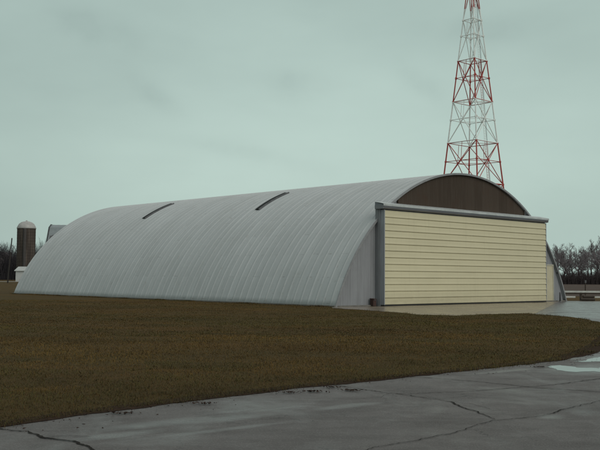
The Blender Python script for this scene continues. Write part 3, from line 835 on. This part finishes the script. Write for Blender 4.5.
for sd, h_, sprd, dn in ((3,12,1.0,1.0),(8,11,1.25,1.0),(15,13,.85,1.1),(27,10,1.3,1.1),(40,12,1.1,.95)):
    ta, ca, oa, oc = tree_meshes(sd, h_, sprd, dn)
    bpy.data.objects.remove(oa); bpy.data.objects.remove(oc); variants.append((ta, ca))
def place_tree(x, y, sc, var, rz, label, group):
    t = thing('bare_tree', label, 'tree', (x,y,0), rz, group)
    t.scale = (sc*random.uniform(.9,1.1), sc*random.uniform(.9,1.1), sc)
    for nm, me in zip(('trunk','crown'), variants[var]):
        o = bpy.data.objects.new(nm, me); COL.objects.link(o); o.parent = t
ords = ['first','second','third','fourth','fifth','sixth','seventh','eighth','ninth','tenth','eleventh','twelfth','thirteenth','fourteenth','fifteenth','sixteenth','seventeenth','eighteenth','nineteenth','twentieth','twenty-first','twenty-second','twenty-third','twenty-fourth','twenty-fifth']
extra = 0
right = [(553.5,270,.80),(558,262,.92),(562.5,274,.98),(567,266,.93),(571,278,1.0),(575.5,268,.90),(580,276,.93),(584,264,.82),(588,275,.92),(592,268,.86),(597,276,.98),(602,262,1.12),(608,270,1.05),(615,266,1.0)]
right = sorted(right+[(556,284,.95),(560.5,288,1.02),(565,283,.98),(569,290,1.04),(573.5,286,1.0),(578,292,1.0),(582,285,.96),(586,291,1.0),(590.5,287,.98),(595,290,1.05),(599.5,284,1.1)])
for i, (px, D, sc) in enumerate(right):
    place_tree(px2w(px,D), D, sc, (i*2)%5, i*1.7, f'leafless tree beyond the ploughed field, {ords[i]} from the hangar end of the row', 'bare trees beyond the ploughed field')
left = [(-12,300,.9),(-5,290,.95),(0.5,296,.98),(5,286,.90),(9.5,292,.94),(14,300,.92),(20,305,.92),(38.5,290,1.0),(43,296,.9)]
for i, (px, D, sc) in enumerate(left):
    lab = f'leafless dark tree in the wood left of the silo, {ords[i]} from the left' if px < 16 else \
          ('leafless dark tree hidden partly behind the silo' if px < 25 else
           ('leafless dark tree between the silo and the hangar roof' if px < 40 else 'leafless tree behind the rear end of the hangar roof'))
    place_tree(px2w(px,D), D, sc, (i*3+1)%5, i*2.3, lab, 'bare trees around the farm')

def thicket(name, x0, x1, y, depth, hmin, hmax, n, seed, col, label):
    rnd = random.Random(seed); b = MB()
    for k in range(n):
        x = rnd.uniform(x0,x1); yy = y+rnd.random()*depth
        cl = .8+.16*noise1(x*.25, seed)+.10*noise1(x*1.3, seed+2)
        h = rnd.uniform(hmin,hmax)*max(.45,cl); lx = rnd.gauss(0,.25)*h*.5; ly = rnd.gauss(0,.25)*h*.3
        p0 = Vector((x,yy,-.1)); p1 = Vector((x+lx*.5,yy+ly*.5,h*.6)); p2 = Vector((x+lx,yy+ly,h))
        w = rnd.uniform(.03,.06)
        b.bar(p0,p1,w,w*.8,3,False); b.bar(p1,p2,w*.8,w*.4,3,False)
        for q in range(3):
            s = rnd.uniform(.2,.9); c = p0.lerp(p2,s); b.bar(c, c+Vector((rnd.gauss(0,.5),rnd.gauss(0,.5),rnd.uniform(.2,.9))), w*.6, w*.3, 3, False)
    return stuff(b.build(name, simple(name+'_stems', col, .9, 0, .35, .5)), label, 'thicket')
thicket('undergrowth', 60, 128, 258, 14, 2.2, 4.6, 5200, 5, (.036,.026,.027), 'dark leafless undergrowth beneath the trees beyond the ploughed field')
thicket('brushwood', -150, -66, 284, 18, 8.5, 13.5, 9500, 6, (.030,.025,.030), 'dense dark brushwood under the trees left of the silo')

# ------------------------------------------------------------------ daylight: overcast
SUN_EL, SUN_AZ = 38, 128      # azimuth measured clockwise from +Y (north)
w = bpy.data.worlds.new('World'); S.world = w; w.use_nodes = True
nt = w.node_tree; bg = nt.nodes['Background']
sky = nt.nodes.new('ShaderNodeTexSky'); sky.sky_type = 'NISHITA'; sky.sun_disc = False
sky.sun_elevation = R(SUN_EL); sky.sun_rotation = R(SUN_AZ); sky.air_density = 1.5; sky.dust_density = 4
tc = nt.nodes.new('ShaderNodeTexCoord'); mp = nt.nodes.new('ShaderNodeMapping'); mp.inputs['Scale'].default_value = (1.6,1.6,4.2)
mp.inputs['Location'].default_value = (2.3,.7,.4)
nt.links.new(tc.outputs['Generated'], mp.inputs['Vector'])
nz = nt.nodes.new('ShaderNodeTexNoise'); nz.inputs['Scale'].default_value = 2.3; nz.inputs['Detail'].default_value = 5; nz.inputs['Roughness'].default_value = .5
nt.links.new(mp.outputs[0], nz.inputs['Vector'])
def wmath(op, a, b=0.0):
    x = nt.nodes.new('ShaderNodeMath'); x.operation = op
    for k_, v_ in enumerate((a, b)):
        if isinstance(v_, (int, float)): x.inputs[k_].default_value = v_
        else: nt.links.new(v_, x.inputs[k_])
    return x.outputs[0]
def wdist(az, el, sx, sz_, tilt=0.0):
    """squared elliptical distance of the view direction from a point of the sky (azimuth, elevation in degrees)"""
    c = Vector((math.sin(R(az))*math.cos(R(el)), math.cos(R(az))*math.cos(R(el)), math.sin(R(el))))
    a_ = Vector((math.cos(R(az)), -math.sin(R(az)), 0)); b_ = c.cross(a_)*-1
    b_ = Vector((0,0,1)) if abs(b_.z) < .5 else b_*(1 if b_.z > 0 else -1)
    e1 = a_*math.cos(R(tilt))+b_*math.sin(R(tilt)); e2 = b_*math.cos(R(tilt))-a_*math.sin(R(tilt))
    o_ = []
    for e_, s_ in ((e1, sx), (e2, sz_)):
        d_ = nt.nodes.new('ShaderNodeVectorMath'); d_.operation = 'DOT_PRODUCT'; d_.inputs[1].default_value = e_/math.sin(R(s_))
        nt.links.new(tc.outputs['Generated'], d_.inputs[0])
        o_.append(wmath('SUBTRACT', d_.outputs['Value'], c.dot(e_)/math.sin(R(s_))))
    return wmath('ADD', wmath('MULTIPLY', o_[0], o_[0]), wmath('MULTIPLY', o_[1], o_[1]))
# brighter break in the cloud to the right of centre, duller towards the upper left
glow = wmath('EXPONENT', wmath('MULTIPLY', wdist(3, 5, 26, 15), -1.0))
tone = wmath('ADD', wmath('MULTIPLY', glow, .62), wmath('MULTIPLY', wmath('SUBTRACT', nz.outputs['Fac'], .5), .55))
n2 = nt.nodes.new('ShaderNodeTexNoise'); n2.inputs['Scale'].default_value = 16; n2.inputs['Detail'].default_value = 5
nt.links.new(tc.outputs['Generated'], n2.inputs['Vector'])
for az, el, sx, sy, tl, st in ((-9.4,11.2,1.9,.7,-38,.20),(-.6,12.2,2.0,.9,-8,.14),(7.6,12.5,1.7,.7,-35,.15),(-13,15,2.6,1.0,-20,.12),(12,15.5,3.5,.8,0,.12),(-4,8,4,.5,-10,.10)):
    d_ = wmath('ADD', wdist(az, el, sx, sy, tl), wmath('MULTIPLY', wmath('SUBTRACT', n2.outputs['Fac'], .5), 4.6))
    tone = wmath('SUBTRACT', tone, wmath('MULTIPLY', wmath('EXPONENT', wmath('MULTIPLY', wmath('MAXIMUM', d_, 0.0), -1.0)), st))
rp = nt.nodes.new('ShaderNodeValToRGB'); e = rp.color_ramp.elements
e[0].position = 0; e[0].color = (3.05,4.0,3.72,1); e[1].position = .75; e[1].color = (5.05,6.45,5.92,1)
nt.links.new(wmath('ADD', tone, .10), rp.inputs[0])
mx = nt.nodes.new('ShaderNodeMix'); mx.data_type = 'RGBA'; mx.inputs[0].default_value = .95
sz = nt.nodes.new('ShaderNodeSeparateXYZ'); nt.links.new(tc.outputs['Generated'], sz.inputs[0])
zr = nt.nodes.new('ShaderNodeMapRange'); zr.inputs[1].default_value = .32; zr.inputs[2].default_value = .75; nt.links.new(sz.outputs[2], zr.inputs[0])
hi = nt.nodes.new('ShaderNodeMix'); hi.data_type = 'RGBA'; nt.links.new(zr.outputs[0], hi.inputs[0])
nt.links.new(rp.outputs[0], hi.inputs[6]); hi.inputs[7].default_value = (5.3,5.6,5.4,1)      # whiter sky above the frame, unseen, added to neutralise the light
nt.links.new(sky.outputs[0], mx.inputs[6]); nt.links.new(hi.outputs[2], mx.inputs[7])
nt.links.new(mx.outputs[2], bg.inputs['Color']); bg.inputs['Strength'].default_value = .10
sd = bpy.data.lights.new('sun', 'SUN'); so = bpy.data.objects.new('sun', sd); COL.objects.link(so)
sd.energy = 1.1; sd.angle = R(50); sd.color = (1,.97,.90)
dv = Vector((math.sin(R(SUN_AZ))*math.cos(R(SUN_EL)), math.cos(R(SUN_AZ))*math.cos(R(SUN_EL)), math.sin(R(SUN_EL))))
so.rotation_euler = dv.to_track_quat('Z','Y').to_euler(); so.location = (20,-20,40)

S.view_settings.view_transform = 'Standard'; S.view_settings.look = 'None'
S.view_settings.exposure = 0; S.view_settings.gamma = 1; S.view_settings.use_curve_mapping = False
S.render.engine = 'CYCLES'
